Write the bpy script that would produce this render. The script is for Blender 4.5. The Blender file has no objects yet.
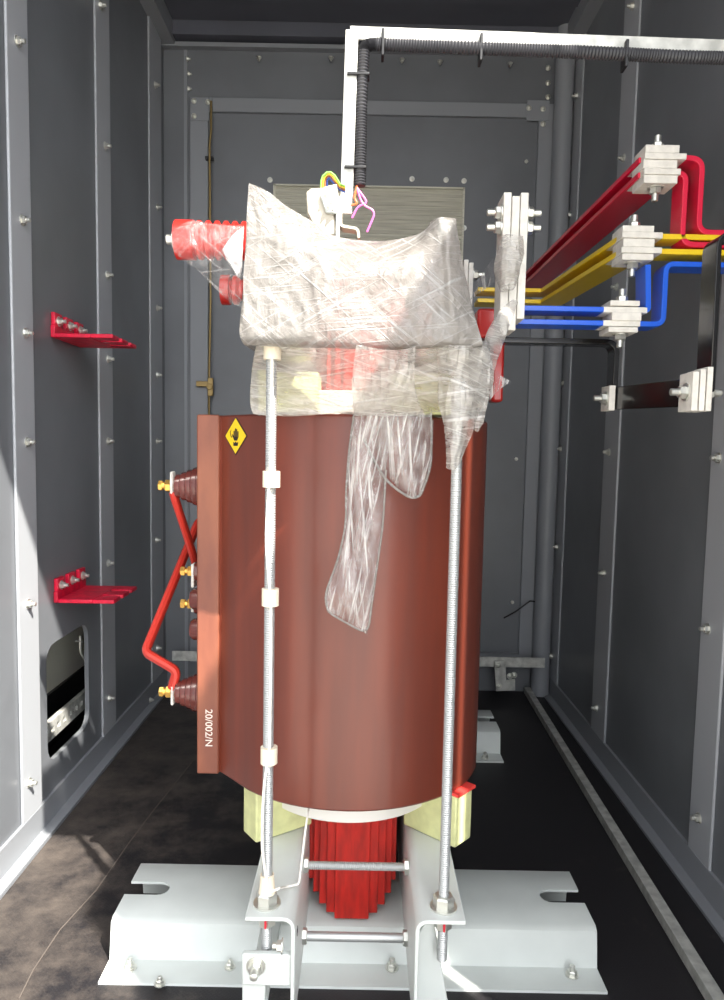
import bpy, bmesh, math, random
from mathutils import Vector, Matrix, noise
random.seed(7)
S = bpy.context.scene
COL = S.collection
PI = math.pi
R = math.radians

# ---------------------------------------------------------------- camera, sky, sun, exposure
CAMZ, PITCH, ROLL, FPX, PPY = 0.96, R(4.83), R(1.1), 722.0, 511.0
F = Vector((0, math.cos(PITCH), -math.sin(PITCH)))
R0 = Vector((1, 0, 0)); U0 = Vector((0, math.sin(PITCH), math.cos(PITCH)))
RT = R0 * math.cos(ROLL) + U0 * math.sin(ROLL)
UP = -R0 * math.sin(ROLL) + U0 * math.cos(ROLL)
cam = bpy.data.cameras.new('camera'); camo = bpy.data.objects.new('camera', cam); COL.objects.link(camo)
cam.sensor_fit = 'VERTICAL'; cam.sensor_height = 36; cam.lens = FPX / 1000 * 36; cam.shift_y = (PPY - 500) / 1000
cam.clip_start = 0.02; cam.clip_end = 200
M = Matrix((RT, UP, -F)).transposed().to_4x4(); M.translation = Vector((0, 0, CAMZ)); camo.matrix_world = M
S.camera = camo
S.view_settings.view_transform = 'Standard'; S.view_settings.look = 'None'
S.view_settings.gamma = 1; S.view_settings.use_curve_mapping = False
S.view_settings.exposure = 0.95
w = bpy.data.worlds.new('sky'); S.world = w; w.use_nodes = True
bg = w.node_tree.nodes['Background']; bg.inputs[0].default_value = (0.95, 0.97, 1.0, 1); bg.inputs[1].default_value = 1.35
SUND = Vector((-0.65, 0.76, -1.22)).normalized()
_n = w.node_tree.nodes; _l = w.node_tree.links; _tc = _n.new('ShaderNodeTexCoord'); _dp = _n.new('ShaderNodeVectorMath'); _dp.operation = 'DOT_PRODUCT'
_dp.inputs[1].default_value = Vector((.82, -.50, .28)).normalized(); _l.new(_tc.outputs['Generated'], _dp.inputs[0])   # the sky is brighter on the sun's side
_mr = _n.new('ShaderNodeMapRange'); _mr.interpolation_type = 'SMOOTHSTEP'; _mr.inputs[1].default_value = .2; _mr.inputs[2].default_value = 1.0; _mr.inputs[3].default_value = .9; _mr.inputs[4].default_value = 3.8
_l.new(_dp.outputs['Value'], _mr.inputs[0]); _l.new(_mr.outputs[0], bg.inputs[1])
sl = bpy.data.lights.new('sun', 'SUN'); sl.energy = 7.6; sl.angle = R(0.6); sl.color = (1, 0.95, 0.86)
so = bpy.data.objects.new('sun', sl); COL.objects.link(so); so.rotation_mode = 'QUATERNION'
so.rotation_quaternion = SUND.to_track_quat('-Z', 'Y'); so.location = (3, -3, 6)

def at(px, py, Y=None, X=None, Z=None):
    d = F * FPX + RT * (px - 362) + UP * (PPY - py)
    if Y is not None: t = Y / d.y
    elif X is not None: t = X / d.x
    else: t = (Z - CAMZ) / d.z
    return Vector((0, 0, CAMZ)) + d * t

# ---------------------------------------------------------------- materials
def lin(c): return tuple((v / 255 / 12.92) if v / 255 <= 0.04045 else ((v / 255 + 0.055) / 1.055) ** 2.4 for v in c)
def mat(name, rgb, rough=0.5, metal=0.0, var=0.0, vscale=8, stretch=(1, 1, 1), bump=0.0, bscale=200, rgb2=None, coat=0.0, spec=0.5, rvar=0.0):
    m = bpy.data.materials.new(name); m.use_nodes = True
    nt = m.node_tree; N = nt.nodes; L = nt.links; b = N['Principled BSDF']
    b.inputs['Base Color'].default_value = (*lin(rgb), 1); b.inputs['Roughness'].default_value = rough
    b.inputs['Metallic'].default_value = metal; b.inputs['Coat Weight'].default_value = coat
    b.inputs['Coat Roughness'].default_value = 0.15; b.inputs['Specular IOR Level'].default_value = spec
    tc = N.new('ShaderNodeTexCoord'); mp = N.new('ShaderNodeMapping'); mp.inputs['Scale'].default_value = stretch
    L.new(tc.outputs['Object'], mp.inputs[0])
    if rgb2 or var or rvar:
        n = N.new('ShaderNodeTexNoise'); n.inputs['Scale'].default_value = vscale; n.inputs['Detail'].default_value = 6
        L.new(mp.outputs[0], n.inputs['Vector'])
        mx = N.new('ShaderNodeMix'); mx.data_type = 'RGBA'
        c2 = rgb2 if rgb2 else tuple(max(0, min(255, v * (1 - var))) for v in rgb)
        rp = N.new('ShaderNodeMapRange'); rp.inputs[1].default_value = .35; rp.inputs[2].default_value = .65
        L.new(n.outputs[0], rp.inputs[0]); L.new(rp.outputs[0], mx.inputs[0])
        mx.inputs[6].default_value = (*lin(rgb), 1); mx.inputs[7].default_value = (*lin(c2), 1)
        L.new(mx.outputs[2], b.inputs['Base Color'])
        if rvar:
            r2 = N.new('ShaderNodeMapRange'); r2.inputs[3].default_value = rough - rvar; r2.inputs[4].default_value = rough + rvar
            L.new(n.outputs[0], r2.inputs[0]); L.new(r2.outputs[0], b.inputs['Roughness'])
    if bump:
        n2 = N.new('ShaderNodeTexNoise'); n2.inputs['Scale'].default_value = bscale; n2.inputs['Detail'].default_value = 3
        L.new(mp.outputs[0], n2.inputs['Vector'])
        bp = N.new('ShaderNodeBump'); bp.inputs['Strength'].default_value = bump; bp.inputs['Distance'].default_value = 0.002
        L.new(n2.outputs[0], bp.inputs['Height']); L.new(bp.outputs[0], b.inputs['Normal'])
    return m

def film_mat(name, lo, hi, scale=(30, 30, 6), tint=(240, 238, 236), thr=(.42, .62), trans=.3, white=.86, fine=0, streak=.35, angs=(.5, -.7, .1), sf=190):
    """stretch film: clear plastic with milky patches and fine stretched creases in a few directions"""
    m = bpy.data.materials.new(name); m.use_nodes = True
    nt = m.node_tree; N = nt.nodes; L = nt.links; N.clear()
    out = N.new('ShaderNodeOutputMaterial'); tc = N.new('ShaderNodeTexCoord')
    mp = N.new('ShaderNodeMapping'); mp.inputs['Scale'].default_value = scale; L.new(tc.outputs['Object'], mp.inputs[0])
    n = N.new('ShaderNodeTexNoise'); n.inputs['Scale'].default_value = 1; n.inputs['Detail'].default_value = 6; n.inputs['Roughness'].default_value = .6
    n.inputs['Distortion'].default_value = 1.2
    L.new(mp.outputs[0], n.inputs['Vector'])
    acc = n.outputs[0]; streaks = None
    for k, a in enumerate(angs):
        m1 = N.new('ShaderNodeMapping'); m1.inputs['Rotation'].default_value = (0, a, 0); L.new(tc.outputs['Object'], m1.inputs[0])
        m2 = N.new('ShaderNodeMapping'); m2.inputs['Scale'].default_value = (5 + 2 * k, 8, sf * (1 + .3 * k)); m2.inputs['Location'].default_value = (k * 3.3, 0, 0); L.new(m1.outputs[0], m2.inputs[0])
        n3 = N.new('ShaderNodeTexNoise'); n3.inputs['Scale'].default_value = 1; n3.inputs['Detail'].default_value = 3; n3.inputs['Distortion'].default_value = .3
        L.new(m2.outputs[0], n3.inputs['Vector'])
        r3 = N.new('ShaderNodeMapRange'); r3.inputs[1].default_value = .575; r3.inputs[2].default_value = .72; L.new(n3.outputs[0], r3.inputs[0])
        if streaks is None: streaks = r3.outputs[0]
        else:
            mxm = N.new('ShaderNodeMath'); mxm.operation = 'MAXIMUM'; L.new(streaks, mxm.inputs[0]); L.new(r3.outputs[0], mxm.inputs[1]); streaks = mxm.outputs[0]
    rg = N.new('ShaderNodeMapRange'); rg.inputs[1].default_value = thr[0]; rg.inputs[2].default_value = thr[1]
    rg.inputs[3].default_value = lo; rg.inputs[4].default_value = hi; L.new(acc, rg.inputs[0])
    ad = N.new('ShaderNodeMath'); ad.operation = 'MULTIPLY_ADD'; ad.use_clamp = True; ad.inputs[1].default_value = streak; L.new(streaks, ad.inputs[0]); L.new(rg.outputs[0], ad.inputs[2])
    hgt = N.new('ShaderNodeMath'); hgt.operation = 'MULTIPLY_ADD'; hgt.inputs[1].default_value = .15; L.new(streaks, hgt.inputs[0]); L.new(acc, hgt.inputs[2])
    if fine:     # fine crumple on top
        nf = N.new('ShaderNodeTexNoise'); nf.inputs['Scale'].default_value = fine; nf.inputs['Detail'].default_value = 5; nf.inputs['Distortion'].default_value = 1.5; L.new(tc.outputs['Object'], nf.inputs['Vector'])
        hf = N.new('ShaderNodeMath'); hf.operation = 'MULTIPLY_ADD'; hf.inputs[1].default_value = .45; L.new(nf.outputs[0], hf.inputs[0]); L.new(hgt.outputs[0], hf.inputs[2]); hgt = hf
    b = N.new('ShaderNodeBsdfPrincipled'); b.inputs['Base Color'].default_value = (*lin(tint), 1)
    b.inputs['Roughness'].default_value = .2; b.inputs['Coat Weight'].default_value = .5
    cm = N.new('ShaderNodeMix'); cm.data_type = 'RGBA'; cm.inputs[6].default_value = (*lin(tint), 1); cm.inputs[7].default_value = (white, white * .99, white * .97, 1); L.new(streaks, cm.inputs[0]); L.new(cm.outputs[2], b.inputs['Base Color'])
    bp = N.new('ShaderNodeBump'); bp.inputs['Strength'].default_value = .6; bp.inputs['Distance'].default_value = .01
    L.new(hgt.outputs[0], bp.inputs['Height']); L.new(bp.outputs[0], b.inputs['Normal'])
    tl = N.new('ShaderNodeBsdfTranslucent'); tl.inputs[0].default_value = (*lin(tint), 1); L.new(bp.outputs[0], tl.inputs['Normal'])
    ms = N.new('ShaderNodeMixShader'); ms.inputs[0].default_value = trans
    L.new(b.outputs[0], ms.inputs[1]); L.new(tl.outputs[0], ms.inputs[2])
    tr = N.new('ShaderNodeBsdfTransparent'); tr.inputs[0].default_value = (.98, .98, .98, 1)
    gl = N.new('ShaderNodeBsdfGlossy'); gl.inputs['Roughness'].default_value = .1; L.new(bp.outputs[0], gl.inputs['Normal'])
    ms0 = N.new('ShaderNodeMixShader'); ms0.inputs[0].default_value = .08
    L.new(tr.outputs[0], ms0.inputs[1]); L.new(gl.outputs[0], ms0.inputs[2])
    ms2 = N.new('ShaderNodeMixShader'); L.new(ad.outputs[0], ms2.inputs[0]); L.new(ms0.outputs[0], ms2.inputs[1]); L.new(ms.outputs[0], ms2.inputs[2])
    L.new(ms2.outputs[0], out.inputs[0])
    return m

WALL = mat('grey powder coat', (116, 119, 124), .36, var=.10, vscale=3, bump=.04, bscale=350, rvar=.05)
WALLD = mat('grey powder coat of frame', (138, 141, 146), .42, bump=.04, bscale=350)
WALLS = mat('lighter powder coat of frame strips', (168, 171, 176), .42, bump=.04, bscale=350)
CEILM = mat('dark roof sheet', (92, 94, 104), .5, var=.1, vscale=3)
WHITEP = mat('white grey paint', (212, 217, 214), .38, var=.04, vscale=9, rvar=.06, bump=.03)
GALV = mat('galvanised steel', (206, 206, 200), .45, .3, var=.18, vscale=40, rvar=.1)
ZINC = mat('zinc plated bolt', (215, 215, 208), .32, .8)
THREAD = mat('zinc plated threaded rod', (190, 192, 192), .4, .6)
TIN = mat('tinned copper', (232, 228, 220), .5, .0, var=.08, vscale=60)
BRASS = mat('brass', (226, 180, 96), .3, .85)
BRASSD = mat('dull brass rod', (150, 128, 84), .4, .7)
COILM = mat('brown epoxy resin', (110, 47, 31), .34, rgb2=(96, 43, 31), vscale=5, stretch=(6, 6, .5), bump=.06, bscale=260, coat=.25, rvar=.08)
EDGEM = mat('rough brown resin edge', (140, 82, 58), .5, rgb2=(112, 62, 48), vscale=14, stretch=(1, 1, .35), bump=.2, bscale=90)
BUSH = mat('glossy brown bushing', (104, 50, 44), .22, coat=.4)
REDCORE = mat('red core paint', (196, 36, 26), .4, var=.18, vscale=30, stretch=(3, 3, .6), bump=.15, bscale=120)
REDINS = mat('red insulator resin', (196, 40, 34), .3, coat=.4)
REDTUBE = mat('red heat shrink', (196, 52, 40), .38)
REDBAR = mat('red bar sleeve', (214, 22, 62), .32, coat=.2)
REDBR = mat('red fibreglass bracket', (218, 16, 58), .42, var=.15, vscale=50)
YELBAR = mat('yellow bar sleeve', (234, 198, 22), .34, coat=.2)
BLUBAR = mat('blue bar sleeve', (24, 92, 214), .32, coat=.2)
BLKBAR = mat('black bar sleeve', (16, 15, 16), .22, coat=.3)
GREENB = mat('yellow green epoxy block', (214, 216, 158), .5, var=.08, vscale=40)
PINKPAD = mat('red silicone pad', (226, 66, 60), .5)
WHITEIN = mat('white insulation ring', (225, 222, 215), .5)
CREAM = mat('cream plastic', (182, 175, 160), .45)
TAPE = mat('cream cloth tape', (228, 216, 194), .7)
WCABLE = mat('white cable', (232, 228, 220), .45)
BLACKP = mat('black plastic', (24, 24, 27), .45)
CONDM = mat('black corrugated conduit', (58, 58, 62), .35)
OLIVE = mat('louvre metal', (214, 211, 194), .4, .1, var=.12, vscale=6, stretch=(1, 1, 30))
STICK = mat('yellow sticker', (240, 200, 30), .4)
INK = mat('black ink', (26, 22, 30), .5)
WINK = mat('white chalk ink', (226, 214, 204), .6)
REDINK = mat('red marker paint', (200, 30, 50), .5)
HATCHM = mat('pale panel behind hatch', (228, 226, 210), .5)
CONC = mat('pale concrete', (186, 182, 174), .8, var=.12, vscale=2)
GREENW = mat('green wire', (130, 200, 90), .4); YELW = mat('yellow wire', (220, 200, 60), .4)
BLUEW = mat('blue wire', (60, 90, 170), .4); PINKW = mat('pink wire', (226, 110, 190), .4); ORW = mat('orange wire', (226, 110, 60), .4)
BROWNW = mat('brown wire', (150, 90, 60), .4)
# rubber mat: dusty black rubber with a fine woven relief
def rubber():
    m = mat('black rubber mat', (30, 28, 30), .5)
    nt = m.node_tree; N = nt.nodes; L = nt.links; b = N['Principled BSDF']; tc = N.new('ShaderNodeTexCoord')
    n = N.new('ShaderNodeTexNoise'); n.inputs['Scale'].default_value = 9; n.inputs['Detail'].default_value = 12; n.inputs['Roughness'].default_value = .75
    L.new(tc.outputs['Object'], n.inputs['Vector'])
    sx = N.new('ShaderNodeSeparateXYZ'); L.new(tc.outputs['Object'], sx.inputs[0])
    mr = N.new('ShaderNodeMapRange'); mr.inputs[1].default_value = .1; mr.inputs[2].default_value = -.75; mr.inputs[3].default_value = -.12; mr.inputs[4].default_value = .16
    L.new(sx.outputs[0], mr.inputs[0])
    ad = N.new('ShaderNodeMath'); ad.operation = 'ADD'; L.new(n.outputs[0], ad.inputs[0]); L.new(mr.outputs[0], ad.inputs[1])
    cr = N.new('ShaderNodeMapRange'); cr.inputs[1].default_value = .48; cr.inputs[2].default_value = .8; L.new(ad.outputs[0], cr.inputs[0])
    mx = N.new('ShaderNodeMix'); mx.data_type = 'RGBA'; mx.inputs[6].default_value = (*lin((30, 28, 31)), 1); mx.inputs[7].default_value = (*lin((88, 80, 74)), 1)
    L.new(cr.outputs[0], mx.inputs[0]); L.new(mx.outputs[2], b.inputs['Base Color'])
    vo = N.new('ShaderNodeTexChecker'); vo.inputs['Scale'].default_value = 260; L.new(tc.outputs['Object'], vo.inputs['Vector'])
    vo.inputs[1].default_value = (1, 1, 1, 1); vo.inputs[2].default_value = (0, 0, 0, 1)
    bp = N.new('ShaderNodeBump'); bp.inputs['Strength'].default_value = .5; bp.inputs['Distance'].default_value = .002
    L.new(vo.outputs['Fac'], bp.inputs['Height']); L.new(bp.outputs[0], b.inputs['Normal'])
    b.inputs['Roughness'].default_value = .55
    return m
MATM = rubber()
FILMA = film_mat('milky stretch film', .80, .97, scale=(14, 14, 10), thr=(.35, .6), streak=.3, tint=(148, 143, 138), white=.46, fine=60)
FILMD = film_mat('thinner milky stretch film', .35, .75, scale=(14, 14, 10), thr=(.4, .6), streak=.3, tint=(226, 226, 226))
FILMB = film_mat('half clear stretch film', .28, .72, scale=(9, 9, 30), thr=(.38, .62), streak=.5, angs=(.15, -.35, -.1), tint=(214, 209, 202), white=.7, fine=70)
FILMC = film_mat('clear hanging film', .03, .24, scale=(40, 30, 16), thr=(.42, .65), streak=.55, angs=(1.5, 1.66, 1.36), sf=120, fine=60, tint=(240, 238, 236))

# ---------------------------------------------------------------- mesh builder
class MB:
    def __init__(s): s.v = []; s.f = []
    def add(s, vs, fs):
        o = len(s.v); s.v += [tuple(p) for p in vs]; s.f += [tuple(i + o for i in f) for f in fs]; return s
    def box(s, a, b):
        x0, y0, z0 = [min(p, q) for p, q in zip(a, b)]; x1, y1, z1 = [max(p, q) for p, q in zip(a, b)]
        v = [(x0, y0, z0), (x1, y0, z0), (x1, y1, z0), (x0, y1, z0), (x0, y0, z1), (x1, y0, z1), (x1, y1, z1), (x0, y1, z1)]
        return s.add(v, [(0, 3, 2, 1), (4, 5, 6, 7), (0, 1, 5, 4), (1, 2, 6, 5), (2, 3, 7, 6), (3, 0, 4, 7)])
    def obox(s, c, ax, ay, az):      # oriented box: centre and three half vectors
        c, ax, ay, az = map(Vector, (c, ax, ay, az)); v = []
        for k in (-1, 1):
            for i, j in ((-1, -1), (1, -1), (1, 1), (-1, 1)): v.append(c + ax * i + ay * j + az * k)
        return s.add(v, [(0, 3, 2, 1), (4, 5, 6, 7), (0, 1, 5, 4), (1, 2, 6, 5), (2, 3, 7, 6), (3, 0, 4, 7)])
    def prism(s, poly, axis, a, b):
        """poly: 2D points; axis 'z': (x,y) ; 'y': (x,z) ; 'x': (y,z)"""
        def P(p, t): return {'z': (p[0], p[1], t), 'y': (p[0], t, p[1]), 'x': (t, p[0], p[1])}[axis]
        n = len(poly); v = [P(p, a) for p in poly] + [P(p, b) for p in poly]
        f = [tuple(range(n))[::-1], tuple(range(n, 2 * n))] + [(i, (i + 1) % n, (i + 1) % n + n, i + n) for i in range(n)]
        return s.add(v, f)
    def rings(s, rings, cap=True, closed=True):
        n = len(rings[0]); v = [p for r in rings for p in r]; f = []
        for i in range(len(rings) - 1):
            for j in range(n if closed else n - 1):
                k = (j + 1) % n; f.append((i * n + j, i * n + k, (i + 1) * n + k, (i + 1) * n + j))
        if cap: f.append(tuple(range(n))[::-1]); f.append(tuple(range((len(rings) - 1) * n, len(rings) * n)))
        return s.add(v, f)
    def lathe(s, p0, d, prof, n=24):
        """prof: (distance along d, radius)"""
        d = Vector(d).normalized(); p0 = Vector(p0); u = d.orthogonal().normalized(); w_ = d.cross(u)
        rr = [[p0 + d * t + (u * math.cos(2 * PI * i / n) + w_ * math.sin(2 * PI * i / n)) * max(r, 1e-5) for i in range(n)] for t, r in prof]
        return s.rings(rr)
    def cyl(s, a, b, r, n=16):
        a = Vector(a); b = Vector(b); return s.lathe(a, b - a, [(0, r), ((b - a).length, r)], n)
    def tube(s, pts, r, n=8, flat=1.0, up=None):
        pts = [Vector(p) for p in pts]; rr = []
        t0 = (pts[1] - pts[0]).normalized(); u = (Vector(up) if up else t0.orthogonal()); u = (u - t0 * u.dot(t0)).normalized()
        for i, p in enumerate(pts):
            t = ((pts[min(i + 1, len(pts) - 1)] - pts[max(i - 1, 0)])).normalized()
            u = (u - t * u.dot(t)).normalized(); w_ = t.cross(u)
            rad = r[i] if isinstance(r, (list, tuple)) else r
            rr.append([p + u * math.cos(2 * PI * k / n) * rad * flat + w_ * math.sin(2 * PI * k / n) * rad for k in range(n)])
        return s.rings(rr)
    def strip(s, path, th, wvec):
        """flat bar following path, thickness th in the bending plane, half width vector wvec"""
        path = [Vector(p) for p in path]; wv = Vector(wvec); rr = []
        for i, p in enumerate(path):
            a = (p - path[i - 1]).normalized() if i else None; b = (path[i + 1] - p).normalized() if i < len(path) - 1 else None
            if a is None: a = b
            if b is None: b = a
            t = (a + b).normalized(); nn = t.cross(wv.normalized()).normalized(); k = th / 2 / max(.3, a.dot(t))
            rr.append([p - wv - nn * k, p + wv - nn * k, p + wv + nn * k, p - wv + nn * k])
        return s.rings(rr)
    def hexa(s, c, d, r, h):        # hexagonal head from c along d
        d = Vector(d).normalized(); return s.lathe(c, d, [(0, r), (h * .85, r), (h, r * .85)], 6)
    def mesh(s, name):
        me = bpy.data.meshes.new(name); me.from_pydata(s.v, [], s.f); me.validate()
        bm = bmesh.new(); bm.from_mesh(me); bmesh.ops.recalc_face_normals(bm, faces=bm.faces); bm.to_mesh(me); bm.free()
        for p in me.polygons: p.use_smooth = True
        me.set_sharp_from_angle(angle=R(34)); return me

def smooth_path(pts, rad, n=6):
    """round the inner corners of a polyline"""
    pts = [Vector(p) for p in pts]; out = [pts[0]]
    for i in range(1, len(pts) - 1):
        a, b, c = pts[i - 1], pts[i], pts[i + 1]; r = min(rad, (a - b).length * .49, (c - b).length * .49)
        p = b + (a - b).normalized() * r; q = b + (c - b).normalized() * r
        for k in range(n + 1):
            t = k / n; out.append(p * (1 - t) ** 2 + b * 2 * t * (1 - t) + q * t * t)
    out.append(pts[-1]); return out

WM = {}
def link(o, parent, Mw):
    COL.objects.link(o)
    if parent is not None:
        o.parent = parent; o.matrix_parent_inverse = WM[parent.name].inverted()
    o.matrix_basis = Mw; WM[o.name] = Mw.copy(); return o
def part(name, mb, material, parent=None, bevel=0.0, label=None, thick=0.0):
    me = mb if isinstance(mb, bpy.types.Mesh) else mb.mesh(name)
    if not me.materials: me.materials.append(material)
    o = bpy.data.objects.new(name, me); link(o, parent, Matrix.Identity(4))
    if bevel:
        b = o.modifiers.new('bevel', 'BEVEL'); b.width = bevel; b.segments = 2; b.limit_method = 'ANGLE'; b.angle_limit = R(40)
    if thick:
        t = o.modifiers.new('thickness', 'SOLIDIFY'); t.thickness = thick; t.offset = 0
    if label: o['label'] = label
    return o
def inst(name, me, loc, parent, d=(0, 0, 1), spin=0):
    o = bpy.data.objects.new(name, me)
    q = Vector(d).to_track_quat('Z', 'Y').to_matrix().to_4x4()
    return link(o, parent, Matrix.Translation(Vector(loc)) @ q @ Matrix.Rotation(spin, 4, 'Z'))
def thing(name, label, cat, loc, group=None):
    o = bpy.data.objects.new(name, None); o.empty_display_size = .05; link(o, None, Matrix.Translation(Vector(loc)))
    o['label'] = label; o['category'] = cat
    if group: o['group'] = group
    return o
def tag(o, label, cat, group=None):
    o['label'] = label; o['category'] = cat
    if group: o['group'] = group
    return o
def struct(name, mb, material, bevel=0.0):
    o = part(name, mb, material, None, bevel); o['kind'] = 'structure'; return o
def text_mesh(txt, size, loc, rot, material, name, parent, ext=.0004):
    c = bpy.data.curves.new(name, 'FONT'); c.body = txt; c.size = size; c.extrude = ext; c.align_x = 'CENTER'; c.align_y = 'CENTER'
    t = bpy.data.objects.new(name, c); COL.objects.link(t)
    dg = bpy.context.evaluated_depsgraph_get(); me = bpy.data.meshes.new_from_object(t.evaluated_get(dg))
    COL.objects.unlink(t); bpy.data.objects.remove(t); me.materials.clear(); me.materials.append(material)
    o = bpy.data.objects.new(name, me); link(o, parent, Matrix.Translation(Vector(loc)) @ rot); return o

# bolt meshes, along +Z from the surface
def bolt_mesh(name, r=.009, m=ZINC, stud=.008):
    b = MB(); b.lathe((0, 0, 0), (0, 0, 1), [(0, r * 1.35), (.0018, r * 1.35)], 20)
    b.hexa((0, 0, .0018), (0, 0, 1), r, r * .9)
    b.lathe((0, 0, .0018 + r * .9), (0, 0, 1), [(0, r * .55), (stud, r * .55), (stud + .001, r * .4)], 12)
    me = b.mesh(name); me.materials.append(m); return me
BOLT = bolt_mesh('bolt'); BOLTL = bolt_mesh('bolt_large', .011, ZINC, .013); SCREW = bolt_mesh('screw', .003, ZINC, .002); BOLTS = bolt_mesh('bolt_small', .0075, ZINC, .005)

# ================================================================= SETTING
XL, XR, YB, YF, ZC = -.78, .765, 2.85, .57, 2.52
CX = -.015
# ground outside and the raised floor
struct('ground', MB().box((-30, -30, -.42), (30, YF - .03, -.35)), CONC)
fl = struct('floor', MB().box((XL - .25, YF - .03, -.12), (XR + .04, YB + .04, 0)), WALL)
# left wall with the hatch opening
def hatch_poly():
    a = at(46, 651, X=XL); b = at(88, 619, X=XL); c = at(88, 728, X=XL); d = at(46, 764, X=XL)
    return a.y, b.y, (b.z + a.z) / 2, (c.z + d.z) / 2
hy0, hy1, hz1, hz0 = hatch_poly()
wl = MB()
def round_rect(y0, y1, z0, z1, r, n=5):
    out = []
    for cy, cz, a0 in ((y1 - r, z1 - r, 0), (y0 + r, z1 - r, 90), (y0 + r, z0 + r, 180), (y1 - r, z0 + r, 270)):
        for k in range(n + 1): a = R(a0 + 90 * k / n); out.append((cy + r * math.cos(a), cz + r * math.sin(a)))
    return out
hp = round_rect(hy0, hy1, hz0, hz1, .045)
def panel_with_hole(x0, x1, y0, y1, z0, z1, hole):
    m = MB(); n = len(hole); cy = sum(p[0] for p in hole) / n; cz = sum(p[1] for p in hole) / n
    out = []
    for (y, z) in hole:
        dy, dz = y - cy, z - cz; t = min((((y1 if dy > 0 else y0) - cy) / dy) if abs(dy) > 1e-6 else 1e9, (((z1 if dz > 0 else z0) - cz) / dz) if abs(dz) > 1e-6 else 1e9)
        out.append((cy + dy * t, cz + dz * t))
    for x in (x0, x1):
        v = [(x, *p) for p in hole] + [(x, *p) for p in out]
        m.add(v, [(i, (i + 1) % n, (i + 1) % n + n, i + n) for i in range(n)])
        # corner fills
        for i in range(n):
            a, b = out[i], out[(i + 1) % n]
            if abs(a[0] - b[0]) > 1e-6 and abs(a[1] - b[1]) > 1e-6:
                cr = (y1 if max(a[0], b[0]) > y1 - 1e-6 else y0, z1 if max(a[1], b[1]) > z1 - 1e-6 else z0)
                m.add([(x, *a), (x, *b), (x, *cr)], [(0, 1, 2)])
    m.add([(x0, *p) for p in hole] + [(x1, *p) for p in hole], [(i, (i + 1) % n, (i + 1) % n + n, i + n) for i in range(n)])
    return m
ph = panel_with_hole(XL - .012, XL, hy0 - .12, hy1 + .12, hz0 - .12, hz1 + .12, hp)
ph.box((XL - .012, YF, 0), (XL, hy0 - .12, ZC)); ph.box((XL - .012, hy1 + .12, 0), (XL, YB, ZC))
ph.box((XL - .012, hy0 - .12, 0), (XL, hy1 + .12, hz0 - .12)); ph.box((XL - .012, hy0 - .12, hz1 + .12), (XL, hy1 + .12, ZC))
wall_l = struct('wall_left', ph, WALL)
struct('wall_right', MB().box((XR, YF, 0), (XR + .012, YB, ZC)), WALL)
wall_r = bpy.data.objects['wall_right']
# hatch niche: pale panel, slotted rail, hooked wire
nb = MB().box((XL - .22, hy0 - .15, 0), (XL - .2, hy1 + .72, .7)); nb.box((XL - .2, hy0 - .15, hz1 + .08), (XL - .012, hy1 + .72, hz1 + .1))
nb.box((XL - .2, hy1 + .70, 0), (XL - .012, hy1 + .72, .7)); nb.box((XL - .2, hy0 - .16, 0), (XL - .012, hy0 - .15, .7))
part('hatch_niche', nb, HATCHM, wall_l)
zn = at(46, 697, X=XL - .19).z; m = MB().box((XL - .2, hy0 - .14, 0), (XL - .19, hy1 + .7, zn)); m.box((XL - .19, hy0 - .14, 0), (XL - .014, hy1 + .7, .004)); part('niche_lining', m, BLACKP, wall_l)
p0 = at(46, 742, X=XL - .06); p1 = at(88, 692, X=XL - .06)
zr = (p0.z + p1.z) / 2
m = MB().box((XL - .075, hy0 - .1, zr - .026), (XL - .06, hy1 + .4, zr - .008)); m.box((XL - .075, hy0 - .1, zr + .008), (XL - .06, hy1 + .4, zr + .026))
for k in range(20): y = hy0 - .1 + k * .04; m.box((XL - .075, y, zr - .008), (XL - .06, y + .018, zr + .008))
part('slotted_rail', m, GALV, wall_l)
m = MB().tube(smooth_path([at(80, 636, X=XL - .03), at(80, 652, X=XL - .03), at(89, 666, X=XL - .03)], .01), .003)
m.tube([at(76, 641, X=XL - .03), at(86, 642, X=XL - .03)], .0025); part('hook', m, GALV, wall_l)
# frames: vertical strips
def vstrip(x, y0, y1, sgn, z0=0.0, z1=ZC):
    m = MB().box((x, y0, z0), (x - sgn * .007, y1, z1)); return m
for side, parent, xw, sgn, spans in (('l', wall_l, XL, -1, ((14, 34.5), (99.5, 113), (151, 162.5))), ('r', wall_r, XR, 1, ((711, 735), (603.7, 618), (555.5, 566.5)))):
    for (a, b) in spans:
        a, b = sorted((at(a, 375 if side == 'l' else 450, X=xw - sgn * .007).y, at(b, 375 if side == 'l' else 450, X=xw - sgn * .007).y))
        part('frame_strip', vstrip(xw, a, b, sgn), WALLS, parent, .003)
    zz = .075
    m = MB().box((xw, YF, 0), (xw - sgn * .035, YB, .012)); m.box((xw, YF, 0), (xw - sgn * .008, YB, zz)); part('floor_flange', m, WALLD, parent)
    m = MB().box((xw, YF, ZC - .07), (xw - sgn * .05, YB, ZC)); part('top_rail', m, WALLD, parent)
m = MB().cyl((XR - .045, YB - .05, 0), (XR - .045, YB - .05, ZC), .035, 20); part('corner_tube', m, WALLD, wall_r)
def bolts(parent, x, pts, d, me=BOLT):
    for (px, py) in pts: inst('bolt', me, at(px, py, X=x), parent, d, random.random())
xl = XL + .007; xr = XR - .007
bolts(wall_l, xl, [(17, 41), (22, 220), (25, 333), (27, 442), (28, 604), (29, 783), (100, 5 + 0), (105, 146), (107, 275), (108, 359), (108, 441), (108, 563), (109, 698), (155, 85), (157, 207), (157, 308), (157, 375), (157, 441), (156, 540), (157, 648)], (1, 0, 0))
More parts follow.
